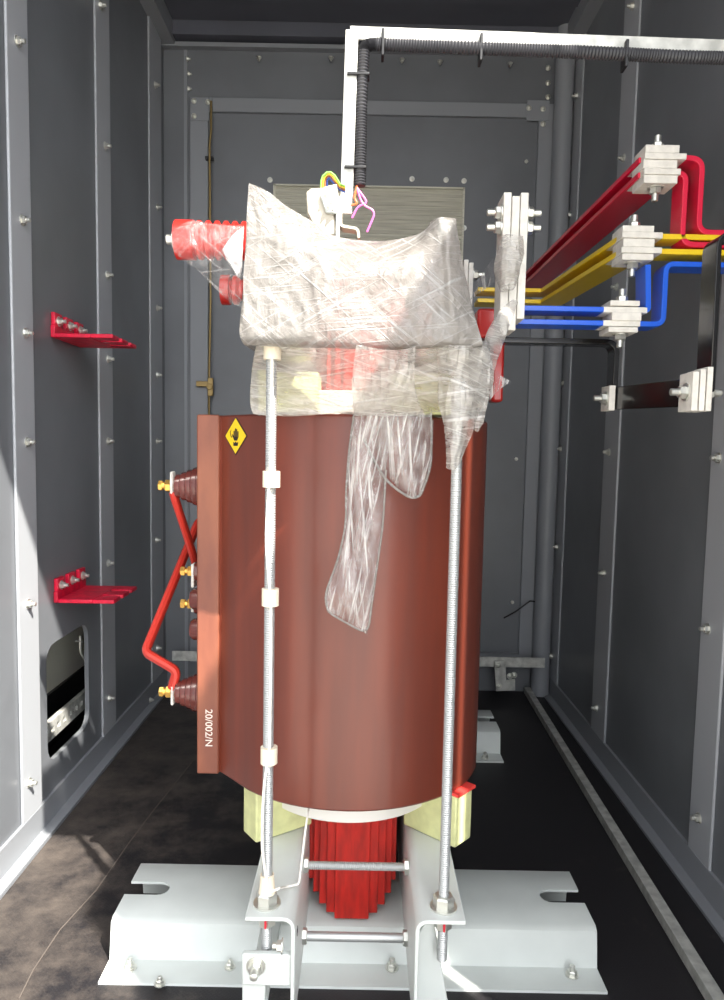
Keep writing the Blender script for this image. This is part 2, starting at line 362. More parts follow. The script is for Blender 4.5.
bolts(wall_r, xr, [(719, 458), (708, 629), (699, 818), (633, 6), (624, 158), (617, 287), (609, 452), (604, 573), (597, 708), (577, 96), (570, 215), (563, 383), (561, 449), (557, 547), (552, 656)], (-1, 0, 0))
for (px, py) in ((553, 708), (570, 730), (600, 772), (625, 806), (648, 835), (683, 883), (705, 911)): inst('bolt', BOLTS, at(px, py, X=XR - .009), wall_r, (-1, 0, 0))
for (px, py) in ((18, 870), (104, 762), (135, 724), (150, 700)): inst('bolt', BOLTS, at(px, py, X=XL + .009), wall_l, (1, 0, 0))

# ceiling
cl = MB().box((XL - .012, YF, ZC), (XR + .012, YB + .04, ZC + .02)); ceil = struct('ceiling', cl, CEILM)
m = MB().box((XL + .05, YB - .30, ZC - .012), (XR - .05, YB - .20, ZC)); m.box((XL, YB - .06, ZC - .05), (XR, YB, ZC)); part('roof_rib', m, CEILM, ceil)
# back wall with the door
bw = struct('wall_back', MB().box((XL - .012, YB, 0), (XR + .012, YB + .03, ZC)), WALL)
m = MB(); yb = YB
z_top = at(300, 99, Y=yb - .02).z; xj0 = at(190, 300, Y=yb - .02).x; xj1 = at(208, 300, Y=yb - .02).x; xk0 = at(532, 300, Y=yb - .02).x; xk1 = at(549, 300, Y=yb - .02).x
zj = at(300, 113, Y=yb - .02).z
door = MB().box((xj1 - .01, yb - .006, .16), (xk0 + .01, yb - .0005, zj + .01)); door_o = struct('door_1', door, WALL)
m.box((xj0, yb - .02, .1), (xj1, yb, z_top)); m.box((xk0, yb - .02, .1), (xk1, yb, z_top)); m.box((xj0, yb - .0205, zj), (xk1, yb, z_top)); m.box((xj0, yb - .0205, .1), (xk1, yb, .16))
part('door_frame', m, WALLD, door_o, .002)
# corner plates
m = MB()
for px0, px1, sx in ((190, 209, 1), (527, 549, -1)):
    a = at(px0, 97 + (0 if sx > 0 else 3), Y=yb - .022); b = at(px1, 121, Y=yb - .022)
    m.box((a.x, yb - .0235, b.z), (b.x, yb - .0195, a.z))
    if sx > 0: m.box((b.x + .0005, yb - .0235, at(0, 111, Y=yb).z), (at(214, 0, Y=yb).x, yb - .0195, a.z))
part('corner_plate', m, WALLD, door_o, .003)
for p in ((194, 101), (194, 116), (208, 102), (529, 108), (543, 109), (543, 124)): inst('bolt', BOLTS, at(*p, Y=yb - .0235), door_o, (0, -1, 0))
# seams and bolts of the back wall
m = MB(); x = at(186, 300, Y=yb).x; m.box((x - .006, yb - .004, .0), (x + .006, yb, ZC)); x = at(551, 300, Y=yb).x; m.box((x - .006, yb - .004, 0), (x + .006, yb, ZC))
m.box((XL, yb - .03, ZC - .075), (XR, yb, ZC - .06)); part('seam_flange', m, WALLD, bw)
for px, py in ((259, 57), (331, 57), (402, 59), (440, 61), (510, 63)): inst('bolt', BOLTS, at(px, py, Y=yb - .03), bw, (0, 0, -1))
for px, py in ((187, 59), (188, 74), (188, 89), (548, 68), (548, 83), (548, 97), (526, 162), (552, 155), (562, 160), (516, 459), (541, 455), (541, 464), (553, 460), (512, 602), (536, 598), (549, 603), (526, 640), (525, 648)):
    inst('bolt', BOLTS, at(px, py, Y=yb - .004), bw, (0, -1, 0) if px > 200 else (1, 0, 0))
# door stay wires
m = MB().tube([at(504, 618, Y=yb - .05), at(515, 612, Y=yb - .07), at(530, 601, Y=yb - .06), at(548, 603, Y=yb - .03)], .003); tag(part('black_wire', m, BLACKP), 'short black wire hanging across the lower right of the rear door', 'wire')
# louvre
a = at(273, 183, Y=yb - .03); b = at(462, 300, Y=yb - .03)
m = MB().box((a.x, yb - .012, b.z), (b.x, yb - .006, a.z)); nsl = 24
for k in range(nsl):
    z = b.z + (a.z - b.z) * (k + .5) / nsl; h = (a.z - b.z) / nsl
    m.prism([(yb - .012, z - h * .5), (yb - .015, z - h * .35), (yb - .012, z + h * .4)], 'x', a.x + .008, b.x - .008)
for x in (a.x, b.x - .008): m.box((x, yb - .024, b.z), (x + .008, yb - .006, a.z))
m.box((a.x, yb - .024, a.z - .006), (b.x, yb - .006, a.z)); part('louvre_vent', m, OLIVE, door_o)
for p in ((270, 180), (412, 179), (446, 180), (464, 181), (464, 228)): inst('bolt', bpy.data.meshes['bolt_small'], at(*p, Y=yb - .008), door_o, (0, -1, 0))
# latch rod
t = thing('latch_rod', 'thin brass coloured latch rod running down the left of the rear door', 'latch', (at(211, 400, Y=yb - .05).x, yb - .04, .2))
yr = yb - .04
m = MB().tube([at(211, 101, Y=yr), at(211, 130, Y=yr), at(209.5, 146, Y=yr), at(210.5, 300, Y=yr), at(209, 380, Y=yr), at(209, 413, Y=yr), at(208.5, 700, Y=yr)], .0045); part('rod', m, BRASSD, t)
m = MB().lathe(at(210, 387, Y=yr - .005), (0, -1, 0), [(0, .012), (.012, .012)], 16); m.box(at(196, 381, Y=yr), at(211, 387, Y=yr + .012)); m.box(at(208, 378, Y=yr - .004), at(213, 396, Y=yr - .014)); part('latch', m, BRASSD, t, .002)
m = MB().box(at(205, 156, Y=yr), at(214, 161, Y=yr + .02)); part('guide', m, BLACKP, t)
# open door leaf beside the photographer, right of the opening, and the left one
dr = MB().box((XR + .004, YF - .72, -.02), (XR + .016, YF - .042, ZC - .02)); struct('door_2', dr, WALLD)

# rubber mat on the floor
m = MB().box((XL + .038, YF, 0), (XR - .036, YB - .02, .006)); tag(part('rubber_mat', m, MATM), 'dusty black rubber mat covering the enclosure floor under the transformer', 'mat')
m = MB()
pts = [at(x, y, Z=.007) for x, y in ((230, 705), (205, 745), (150, 815), (128, 845), (96, 890), (60, 930), (34, 970), (18, 998))]
m.strip([p + Vector((random.uniform(-.004, .004), 0, 0)) for p in pts], .0008, (.0011, 0, 0)); tag(part('mat_seam_line', m, mat('pale dust line', (92, 84, 78), .8)), 'pale torn seam running through the rubber mat on the left', 'seam')

# ================================================================= TRANSFORMER
T = thing('transformer', 'brown resin cast dry type transformer standing on white steel channels', 'transformer', (CX, 1.87, .006))
ZB, ZT, YC, RX, RY = .362, 1.016, 1.38, .247, .232
def coil_outline(yc, ledge=True):
    pts = []
    a0 = math.acos(-(.185) / RX)
    n = 64
    for k in range(n):
        a = 2 * PI * k / n; x = CX + RX * math.cos(a); y = yc - RY * math.sin(a)
        if ledge and x < CX - .175: 
            if not any(p == 'L' for p in pts): pts.append('L')
            continue
        pts.append((x, y))
    out = []
    for p in pts:
        if p == 'L': out += [(-.252, yc - .095), (-.292, yc - .096), (-.292, yc + .1), (-.252, yc + .099)]
        else: out.append(p)
    return out
coils = []
for i, yc in enumerate((YC, YC + .51, YC + 1.02)):
    m = MB().prism(coil_outline(yc), 'z', ZB, ZT)
    c = part('coil', m, COILM, T, .004, 'brown resin cast coil, %s' % ('front of the three', 'middle of the three', 'rear of the three')[i]); coils.append(c)
    part('inner_ring', MB().lathe((CX, yc, ZB - .05), (0, 0, 1), [(0, .172), (.002, .174), (.055, .174)], 64), WHITEIN, T, label='white ring under the brown coil')
    part('inner_ring', MB().lathe((CX, yc, ZT - .005), (0, 0, 1), [(0, .17), (.045, .17), (.047, .168)], 64), WHITEIN, T, label='white ring above the brown coil')
# rough paler ledge face (a resin casting edge on the terminal side)
m = MB().box((-.2945, YC - .099, ZB - .001), (-.254, YC - .0925, ZT + .001)); part('casting_edge', m, EDGEM, coils[0], .003, 'paler rough casting edge of the coil')
o = text_mesh('20/002/N', .0185, at(208.5, 728, Y=YC - .1), Matrix.Rotation(R(90), 4, 'Z') @ Matrix.Identity(4), WINK, 'handwriting', coils[0], .0003)
o.matrix_basis = Matrix.Translation(at(208.5, 728, Y=YC - .0995)) @ Matrix.Rotation(R(90), 4, 'X') @ Matrix.Rotation(R(-90), 4, 'Z'); WM[o.name] = o.matrix_basis.copy()
# warning sticker on the slanting face left of the rod: built in the face's own plane
ol = coil_outline(YC); kk = [k for k, p in enumerate(ol) if abs(p[0] + .252) < 1e-6 and p[1] < YC][0]
A = Vector((*ol[kk - 1], 0)); B = Vector((*ol[kk], 0))
ex = (A - B).normalized(); enrm = Vector((ex.y, -ex.x, 0)).normalized()
if enrm.y > 0: enrm = -enrm
sc_c = at(236, 436, Y=(A.y + B.y) / 2); c0 = B + ex * .0; tt = 0
d = at(236, 436, Y=1) - Vector((0, 0, CAMZ)); s_ = (B.dot(enrm)) / d.dot(enrm) if True else 0
sc_c = Vector((0, 0, CAMZ)) + d * s_
def stk(u, v, k=.0006): return sc_c + ex * u + Vector((0, 0, v)) + enrm * k
def plate(poly, k0, k1): 
    m = MB(); n = len(poly); m.add([stk(u, v, k0) for u, v in poly] + [stk(u, v, k1) for u, v in poly], [tuple(range(n))[::-1], tuple(range(n, 2 * n))] + [(i, (i + 1) % n, (i + 1) % n + n, i + n) for i in range(n)]); return m
SW, SH = .036, .033
stick = part('warning_sticker', plate([(-SW, 0), (0, -SH), (SW, 0), (0, SH)], .0002, .0008), INK, coils[0], label='yellow diamond warning sticker with a hand')
part('sticker_face', plate([(-SW * .92, 0), (0, -SH * .92), (SW * .92, 0), (0, SH * .92)], .0008, .001), STICK, stick)
hm = MB()
def addp(poly): 
    n = len(poly); hm.add([stk(u, v, .001) for u, v in poly] + [stk(u, v, .0013) for u, v in poly], [tuple(range(n))[::-1], tuple(range(n, 2 * n))] + [(i, (i + 1) % n, (i + 1) % n + n, i + n) for i in range(n)])
for k, h in enumerate((.011, .015, .014, .010)): addp([(-.006 + k * .0042, -.002), (-.0028 + k * .0042, -.002), (-.0028 + k * .0042, h - .002), (-.006 + k * .0042, h - .002)])
addp([(-.006, -.002), (-.004, -.008), (.005, -.008), (.0095, -.002)]); addp([(-.011, .002), (-.009, .0035), (-.004, -.003), (-.005, -.006)])
addp([(-.006, -.017), (.007, -.017), (.009, -.010), (.004, -.012), (.001, -.009), (-.002, -.012), (-.007, -.010)])
addp([(-.018, .006), (-.014, .011), (-.013, .0105), (-.016, .006)]); addp([(-.018, .006), (-.016, .006), (-.012, -.002), (-.014, -.003)]); addp([(-.014, -.003), (-.012, -.002), (-.006, .001), (-.006, -.001)])
part('hand_symbol', hm, INK, stick)

# core (stepped laminations, painted red)
STEPS = ((.032, .105), (.048, .098), (.062, .088), (.074, .074), (.083, .058))
CK = -.005
ZY0, ZY1 = .195, 1.165
m = MB()
for k, (hx, hw) in enumerate(STEPS):
    e = .0003 * k
    for yc in (YC, YC + .51, YC + 1.02): m.box((CK - hx, yc - hw, ZY0 - hw + e), (CK + hx, yc + hw, ZY1 + hw - e))
    for z in (ZY0, ZY1): m.box((CK - hx + .0006, YC - hw + .0009 + e, z - hw + .0005), (CK + hx - .0006, YC + 1.02 + hw - .0009 - e, z + hw - .0005))
part('core', m, REDCORE, T, .0015, 'red painted laminated core')

# base channels (hat section) with end slots
def channel(yf):
    z = .076; t_ = .005
    prof_o = [(yf, .006), (yf, .011), (yf + .058, .011), (yf + .068, z), (yf + .078, z + .006), (yf + .25, z + .006), (yf + .26, z), (yf + .27, .011), (yf + .33, .011), (yf + .33, .006), (yf + .265, .006), (yf + .254, z - .002), (yf + .246, z + .001), (yf + .082, z + .001), (yf + .074, z - .002), (yf + .063, .006)]
    x0, x1 = -.452, .452
    me = MB().prism(prof_o, 'x', x0, x1).mesh('base_channel')
    me.materials.append(WHITEP); o = part('base_channel', me, WHITEP, T, 0)
    # slots cut from both ends through the top
    for sx, xe in ((-1, x0), (1, x1)):
        yc = yf + .165; c = MB(); rr = .021; xs = xe - sx * .062
        poly = [(xe + sx * .02, yc - rr), (xe + sx * .02, yc + rr)]; 
        for k in range(9):
            a = PI / 2 + PI * k / 8; poly.append((xs + (-sx) * -math.cos(a) * rr * 1.0, yc + math.sin(a) * rr))
        cm = c.prism(poly, 'z', .05, .12).mesh('slot_cut'); co = bpy.data.objects.new('slot_cut', cm); COL.objects.link(co)
        md = o.modifiers.new('slot', 'BOOLEAN'); md.object = co; md.operation = 'DIFFERENCE'; md.solver = 'EXACT'
        bpy.context.view_layer.update(); dg = bpy.context.evaluated_depsgraph_get(); nm = bpy.data.meshes.new_from_object(o.evaluated_get(dg)); o.modifiers.clear(); o.data = nm
        bpy.data.objects.remove(co)
    o.data.set_sharp_from_angle(angle=R(34)); return o
YCH = 1.205
ch1 = channel(YCH); ch2 = channel(YCH + .95)
for px, py in ((130, 968), (230, 967), (392, 968), (572, 975), (160, 984)):
    p = at(px, py, Z=.012); inst('channel_bolt', BOLT if px not in (230, 160) else BOLTS, p, ch1)
inst('channel_bolt', BOLT, at(485, 758, Z=.012), ch2)

# lower and upper clamp beams: L sections with rolled corner
ZF = .262; CB = .002
YCF = 1.022
for sgn in (-1, 1):
    def lsec(zf, down, ext):
        xo, xi, t_ = CB + sgn * (.165 if down > 0 else .158), CB + sgn * .09, .006
        r_ = .012; pr = [(xo, zf), (xo, zf - down * t_)]
        for k in range(5): a = PI / 2 * k / 4; pr.append((xi + sgn * (t_ + r_ * (1 - math.sin(a))), zf - down * (t_ + r_ * (1 - math.cos(a)))))
        pr += [(xi + sgn * t_, zf - down * ext), (xi, zf - down * ext)]
        for k in range(5): a = PI / 2 * k / 4; pr.append((xi + sgn * (r_ + t_) * (1 - math.cos(a)), zf - down * (r_ + t_) * (1 - math.sin(a))))
        return pr
    b = part('lower_clamp', MB().prism(lsec(ZF, 1, .176), 'y', YCF, 2.66), WHITEP, T, .0015, 'white steel lower clamp beam')
    # front leg below the beam
    if sgn < 0:
        lug = at(266, 964, Y=YCF - .0); a = at(243, 949, Y=YCF + .02); c = at(287, 981, Y=YCF + .02)
        part('earth_lug', MB().box((a.x, YCF + .008, c.z), (c.x + .01, YCF + .02, a.z)), WHITEP, b, .003)
        inst('earth_bolt', BOLTL, (at(256, 966, Y=YCF + .008).x, YCF + .008, at(256, 966, Y=YCF + .008).z), b, (0, -1, 0))
        a2 = at(243, 978, Y=YCF + .03); c2 = at(266, 978, Y=YCF + .03)
        part('leg_plate', MB().box((a2.x, YCF + .022, .082), (c2.x, YCF + .03, a2.z + .01)).box((a2.x, YCF + .03, .082), (c2.x, 1.3, .09)), WHITEP, b, .002)
        inst('web_bolt', BOLTS, at(283, 946, X=CB - .096), b, (-1, 0, 0))
    else:
        a = at(444, 930, Y=YCF + .05); c = at(430, 930, Y=YCF + .05)
        xi = CB + .096
        part('leg_plate', MB().prism([(xi, .082), (xi + .055, .082), (xi + .024, ZF - .02), (xi, ZF - .06)], 'y', YCF + .05, YCF + .058), WHITEP, b, .002)
    # upper clamp
    zu = 1.108
    part('upper_clamp', MB().prism(lsec(zu, -1, .105), 'y', YCF, 2.66), WHITEP, T, .0015, 'white steel upper clamp beam')
# lifting plates standing on the front end of the upper clamp, under the wrap
def fin(sgn, pk):
    pass
pkL = at(250, 184, Y=YCF + .01); 
m = MB().prism([(CX - .150, 1.112), (CX - .147, pkL.z - .02), (CX - .140, pkL.z - .03), (CX - .06, 1.235), (CX - .06, 1.112)], 'y', YCF + .006, YCF + .012); part('lifting_plate', m, WHITEP, T, .002)
pkR = at(438, 219, Y=YCF + .01); pkR2 = at(455, 219, Y=YCF + .01)
m = MB().prism([(pkR.x, 1.112), (pkR.x, pkR.z), (pkR2.x, pkR2.z), (pkR2.x, pkR2.z - .02), (pkR.x + .01, pkR2.z - .03), (pkR.x + .01, 1.112)], 'y', YCF + .01, YCF + .03); part('lifting_plate', m, WHITEP, T, .003)

# threaded tie rods with nuts
def rod_mesh(p0, p1, r=.0085, pitch=.0035, n=14):
    L_ = (Vector(p1) - Vector(p0)).length; k = int(L_ / pitch); prof = []
    for i in range(k): prof += [(i * pitch, r * .9), (i * pitch + pitch * .5, r)]
    prof.append((L_, r * .8)); return MB().lathe(p0, Vector(p1) - Vector(p0), prof, n)
YR = 1.055
RXL, RXR = at(267, 903, Y=YR).x, at(443.5, 903, Y=YR).x
for i, x in enumerate((RXL, RXR)):
    zb = at(268, 951 if i == 0 else 956, Y=YR).z
    o = part('tie_rod', rod_mesh((x, YR, zb), (x, YR, 1.14), .0082), THREAD, T)
    nm = MB().lathe((x, YR, ZF), (0, 0, 1), [(0, .021), (.003, .021)], 24); nm.hexa((x, YR, ZF + .003), (0, 0, 1), .0165, .017); part('nut', nm, ZINC, o)
    nm = MB().hexa((x, YR, ZF - .006), (0, 0, -1), .0165, .015); nm.hexa((x, YR, ZF - .021), (0, 0, -1), .014, .012); part('nut', nm, ZINC, o)
    part('paint_mark', MB().box((x - .0015, YR - .0185, ZF - .028), (x + .0015, YR - .0125, ZF - .008)), REDINK, o)
    nm = MB().hexa((x, YR, 1.114), (0, 0, 1), .0165, .016); part('nut', nm, ZINC, o)
# horizontal through rods between the webs
for px0, px1, py, name, r in ((305, 401, 866, 'through_rod', .0072), (306, 403, 937, 'through_rod', .0078)):
    Y = 1.175; z = at(355, py, Y=Y).z
    if z > ZF - .02: z = ZF - .02; Y = (CAMZ - z) / ((CAMZ - at(355, py, Y=1).z))
    o = part(name, rod_mesh((CB - .09, Y, z), (CB + .09, Y, z), r) if py < 900 else MB().cyl((CB - .09, Y, z), (CB + .09, Y, z), r), THREAD, T)
    part('nut', MB().hexa((CB + .09, Y, z), (-1, 0, 0), .013, .008), ZINC, o); part('nut', MB().hexa((CB - .09, Y, z), (1, 0, 0), .013, .008), ZINC, o)
text_mesh('H', .016, (CB - .0895, 1.06, .215), Matrix.Rotation(R(90), 4, 'Z') @ Matrix.Rotation(R(90), 4, 'X'), INK, 'letter_mark', T)

# green support blocks
def wedge(pa, pb, depthv, z0, z1):
    pa, pb = Vector(pa), Vector(pb); m = MB(); dv = Vector(depthv)
    q = [pa, pb, pb + dv, pa + dv]; q = [(p.x, p.y) for p in q]; return m.prism(q, 'z', z0, z1)
for sgn, fa, fb in ((-1, (256, 843), (312, 824)), (1, (455, 848), (403, 824))):
    a = at(*fa, Z=ZF + .002); b = at(*fb, Z=ZF + .002); dv = Vector(((b.y - a.y) * sgn, abs(b.x - a.x), 0)).normalized() * .05
    o = part('support_block', wedge(a, b, dv, ZF + .001, ZB - .006), GREENB, T, .003, 'pale yellow green block under the coil')
    c = a + dv * .4
    part('rubber_pad', wedge(a - (b - a) * .03, a + (b - a) * .3, dv * 1.1, ZB - .0055, ZB - .0002), PINKPAD, o)
    a2 = at(252 if sgn < 0 else 475, 414, Y=1.13); a2 = Vector((CX + sgn * .155, 1.165, 0)); b2 = Vector((CX + sgn * .06, 1.19, 0)); 
    part('support_block', wedge(a2, b2, (0, .08, 0), ZT + .003, 1.085), GREENB, T, .003, 'pale yellow green block above the coil')

# high voltage bushings on the left
def bushing(z, yc, scale=1.0, name='bushing'):
    d = Vector((-1, 0, 0)); L_ = .068 * scale; prof = [(-.01, .04 * scale), (0, .04 * scale)]
    for k in range(6):
        t0 = k / 6; r0 = (.046 - .028 * t0) * scale; prof += [(t0 * L_ + .002, r0), (t0 * L_ + L_ * .1, r0 - .001 * scale), (t0 * L_ + L_ * .13, r0 - .0045 * scale)]
    prof += [(L_, .014 * scale)]
    return MB().lathe((-.292, yc, z), d, prof, 28)
for i, yc in enumerate((YC, YC + .51, YC + 1.02)):
    for py in (486, 692):
        z = at(180, py, Y=YC).z
        b = part('bushing', bushing(z, yc), BUSH, T)
        if True:
            x = -.292 - .068
            part('terminal_washer', MB().box((x - .006, yc - .012, z - .024 if py > 600 else z - .016), (x, yc + .012, z + .016 if py > 600 else z + .028)), TIN, b, .003)
            k = MB().hexa((x - .006, yc, z), (-1, 0, 0), .012, .011); k.cyl((x - .017, yc, z), (x - .023, yc, z), .007); k.hexa((x - .022, yc, z), (-1, 0, 0), .010, .008)
            part('terminal_nut', k, BRASS, b)
    for j, py in enumerate((573, 599, 606, 629)):
        z = at(190, py, Y=YC).z
        if j in (1, 3): part('tap_post', MB().lathe((-.292, yc + .0, z), (-1, 0, 0), [(-.01, .021), (.030, .021), (.036, .017)], 20), BUSH, T)
        else:
            o = part('tap_post', MB().lathe((-.292, yc + .02, z), (-1, 0, 0), [(-.01, .019), (.032, .019)], 20), BUSH, T)
            part('terminal_washer', MB().box((-.330, yc + .006, z - .030 if j == 0 else z - .014), (-.324, yc + .034, z + .016)), TIN, o, .002)
            k = MB().hexa((-.330, yc + .02, z), (-1, 0, 0), .0105, .009); k.cyl((-.339, yc + .02, z), (-.345, yc + .02, z), .006); k.hexa((-.344, yc + .02, z), (-1, 0, 0), .0095, .009); part('terminal_nut', k, BRASS, o)
# red delta links
p = [at(174, 496, Y=YC), at(198, 566, Y=YC + .05), Vector((-.365, YC + .51, at(172, 680, Y=YC).z))]
p[1] = at(192, 556, Y=YC + .08)
zt = at(174, 494, Y=YC).z; zl = at(180, 692, Y=YC).z
lk = MB().tube([at(173, 492, Y=YC), at(175, 499, Y=YC), at(185.5, 531, Y=YC + .04), at(196, 564, Y=YC + .08), Vector((-.32, YC + .51, zl + .05))], .0078, 10, 1.5, (0, 1, 0)); part('delta_link', lk, REDTUBE, T, label='red sleeved link from the upper front bushing')
lk = MB().tube(smooth_path([Vector((-.345, YC + .51, zt)), at(197, 525, Y=YC + .2), at(145, 652, Y=YC), at(177, 671, Y=YC), at(172, 688, Y=YC)], .012), .009, 10, 1.4, (0, 1, 0)); part('delta_link', lk, REDTUBE, T, label='red sleeved link bent to the lower front bushing')

# red insulators near the top left
def ribins(p0, d, L_, r0, r1, nr, m_, name, parent, lab=None):
    prof = [(0, r0), (L_ * .15, r0), (L_ * .16, r1)]
    for k in range(nr):
        t0 = L_ * (.17 + .83 * k / nr); dt = L_ * .83 / nr; prof += [(t0, r1), (t0 + dt * .25, r0 * .98), (t0 + dt * .55, r0 * .98), (t0 + dt * .8, r1)]
    prof.append((L_, r1)); return part(name, MB().lathe(p0, d, prof, 28), m_, parent, label=lab)
p0 = at(177, 240, Y=1.2); o = ribins(p0, (1, 0, 0), .19, .031, .025, 11, REDINS, 'post_insulator', T, 'red ribbed post insulator')
k = MB().lathe(p0, (-1, 0, 0), [(0, .015), (.006, .014), (.007, .008), (.016, .008)], 16); part('insulator_stud', k, ZINC, o)
p0 = at(222, 290, Y=1.72); ribins(p0, (1, 0, 0), .13, .034, .024, 4, REDINS, 'post_insulator', T, 'red ribbed post insulator, further back')

# low voltage terminals on the right: stacks of tinned bars
def lvstack(Y, px0, px1, py0, py1, n, bolts_y, boltd=1):
    a = at(px0, py0, Y=Y); b = at(px1, py1, Y=Y); t_ = (b.x - a.x) / n; o = None
    for k in range(n):
        m = MB().box((a.x + t_ * k + .0006, Y - .03, b.z - (.01 * (n - k) if k < n - 1 else 0)), (a.x + t_ * (k + 1) - .0006, Y + .03, a.z - (.006 if k % 2 else 0)))
        o = part('terminal_bar', m, TIN, T, .0012)
    for by in bolts_y:
        p = at(px0, by, Y=Y - .012); inst('terminal_bolt', BOLTL, (a.x, Y - .014, p.z), T, (-1, 0, 0)); inst('terminal_bolt', BOLTL, (b.x, Y - .014, p.z), T, (1, 0, 0))
lvstack(1.33, 500.5, 521, 198, 322, 3, (213, 228))
lvstack(1.62, 462, 470.5, 263, 312, 2, (275,))
# red resin columns behind the wrap on the right
for px0, px1, py0, py1, Y in ((478, 498, 308, 338, 1.5), (494, 503, 338, 402, 1.66)):
    a = at(px0, py0, Y=Y); b = at(px1, py1, Y=Y); part('red_support', MB().box((a.x, Y, b.z), (b.x, Y + .05, a.z)), REDINS, T, .006)
m = MB().box((at(455, 0, Y=1.5).x, 1.49, at(0, 350, Y=1.5).z), (at(500, 0, Y=1.5).x, 1.52, at(0, 341, Y=1.5).z)); part('low_voltage_lead', m, TIN, T, .001)

# ================================================================= BUSBARS
def xz(px, py, Y): return at(px, py, Y=Y)
def joint(t, c, w_, h, dpt, nplates=3, name='clamp_plate'):
    """vertical sandwich: plates above, between and below the two bars, one bolt through"""
    hh = h / 2
    for z0, z1 in ((c.z + .0192, c.z + hh), (c.z - .0077, c.z + .0077), (c.z - hh, c.z - .0192)):
        j = random.uniform(-.003, .003)
        part(name, MB().box((c.x - w_ / 2 + j, c.y - dpt / 2, z0), (c.x + w_ / 2 + j, c.y + dpt / 2, z1)), TIN, t, .001)
    for dy in (0,):
        inst('clamp_bolt', BOLTL, (c.x, c.y + dy - dpt * .1, c.z + hh), t, (0, 0, 1)); inst('clamp_bolt', BOLTL, (c.x, c.y + dy - dpt * .1, c.z - hh), t, (0, 0, -1))
WV = Vector((0, .025, 0)); TH = .010
YJ = 1.40
# red
jc = at(655, 170, Y=YJ); far = at(521, 288, Y=2.42); far.z = jc.z; 
t = thing('red_busbar', 'pair of red sleeved busbars running back from the highest joint and stepping down at right', 'busbar', jc)
for dz in (.0135, -.0135):
    a = jc + Vector((0, -.01, dz)); b = Vector((far.x + .01, 2.40, jc.z + dz)); dvx = (b - a).cross(Vector((0, 0, 1))).normalized() * .035
    part('bar', MB().strip([a, b, b + Vector((-.25, 0, 0))][:2], TH, dvx), REDBAR, t, .0015)
    part('tinned_end', MB().box((jc.x - .031, YJ - .031, a.z - .0054), (jc.x + (.045 if dz > 0 else .036), YJ + .06, a.z + .0054)), TIN, t, .001)
joint(t, jc, .062, .068, .058)
for a0, pts in ((.0135, ((668, 0), (696.5, 0), (696.5, 236), (736, 238))), (-.0135, ((664, 0), (681, 0), (681, 248), (736, 251)))):
    z = jc.z + a0; P = [Vector((at(pts[0][0], 170, Y=YJ).x, YJ, z)), Vector((at(pts[1][0], 170, Y=YJ).x, YJ, z)), at(pts[2][0] + 0, pts[2][1], Y=YJ), at(pts[3][0], pts[3][1], Y=YJ)]
    P[2].x = P[1].x; P[3].z = P[2].z
    part('stepped_bar', MB().strip(smooth_path(P, .022), TH, WV), REDBAR, t, .0015)
# yellow
jc = at(632, 247, Y=YJ); 
t = thing('yellow_busbar', 'pair of yellow sleeved busbars bending at the middle joint above the blue ones', 'busbar', jc)
for dz in (.0135, -.0135):
    z = jc.z + dz; a = Vector((jc.x, YJ, z)); b = Vector((at(549, 300, Y=1.87).x, 1.86, z)); dvx = (b - a).cross(Vector((0, 0, 1))).normalized() * .03
    part('bar', MB().strip([a, b], TH, dvx), YELBAR, t, .0015)
    c = at(476, 296, Y=1.87); part('bar', MB().box((c.x, 1.84, z - TH / 2 + .0002), (b.x + .02, 1.9, z + TH / 2 + .0002)), YELBAR, t, .0015)
    part('tinned_end', MB().box((jc.x - .03, YJ - .031, z - .0054), (jc.x + .045, YJ + .06, z + .0054)), TIN, t, .001)
    part('bar', MB().box((jc.x + .044, YJ - .025, z - TH / 2), (at(736, 250, Y=YJ).x, YJ + .025, z + TH / 2)), YELBAR, t, .0015)
joint(t, jc, .058, .062, .058)
# blue
jc = at(620, 319, Y=YJ)
t = thing('blue_busbar', 'pair of blue sleeved busbars running level from the transformer then bending upward', 'busbar', jc)
for dz in (.0125, -.0125):
    z = jc.z + dz; a = at(505, 316, Y=YJ)
    part('bar', MB().box((a.x, YJ - .025, z - TH / 2), (jc.x - .038, YJ + .025, z + TH / 2)), BLUBAR, t, .0015)
    part('tinned_end', MB().box((jc.x - .04, YJ - .0252, z - .0054), (jc.x + (.042 if dz > 0 else .030), YJ + .0252, z + .0054)), TIN, t, .001)
for dz, x1, yt in ((.0125, 643, 244), (-.0125, 658.5, 267)):
    z = jc.z + dz; P = [Vector((jc.x + .03, YJ, z)), at(x1, 318, Y=YJ), at(x1, yt, Y=YJ), at(736, yt, Y=YJ)]
    P[1].z = z; P[2].x = P[1].x; P[3].z = P[2].z
    P = [P[0], P[1], P[2] + Vector((0, .0, 0)), P[3]]
    yo = Vector((0, .055, 0))
    part('stepped_bar', MB().strip(smooth_path([P[0], P[1], P[2], P[3]], .016), TH, WV), BLUBAR, t, .0015) if yt > 250 else part('stepped_bar', MB().strip(smooth_path([P[0], P[1], at(x1, 268, Y=YJ)], .016), TH, WV), BLUBAR, t, .0015)
joint(t, jc, .055, .058, .056)
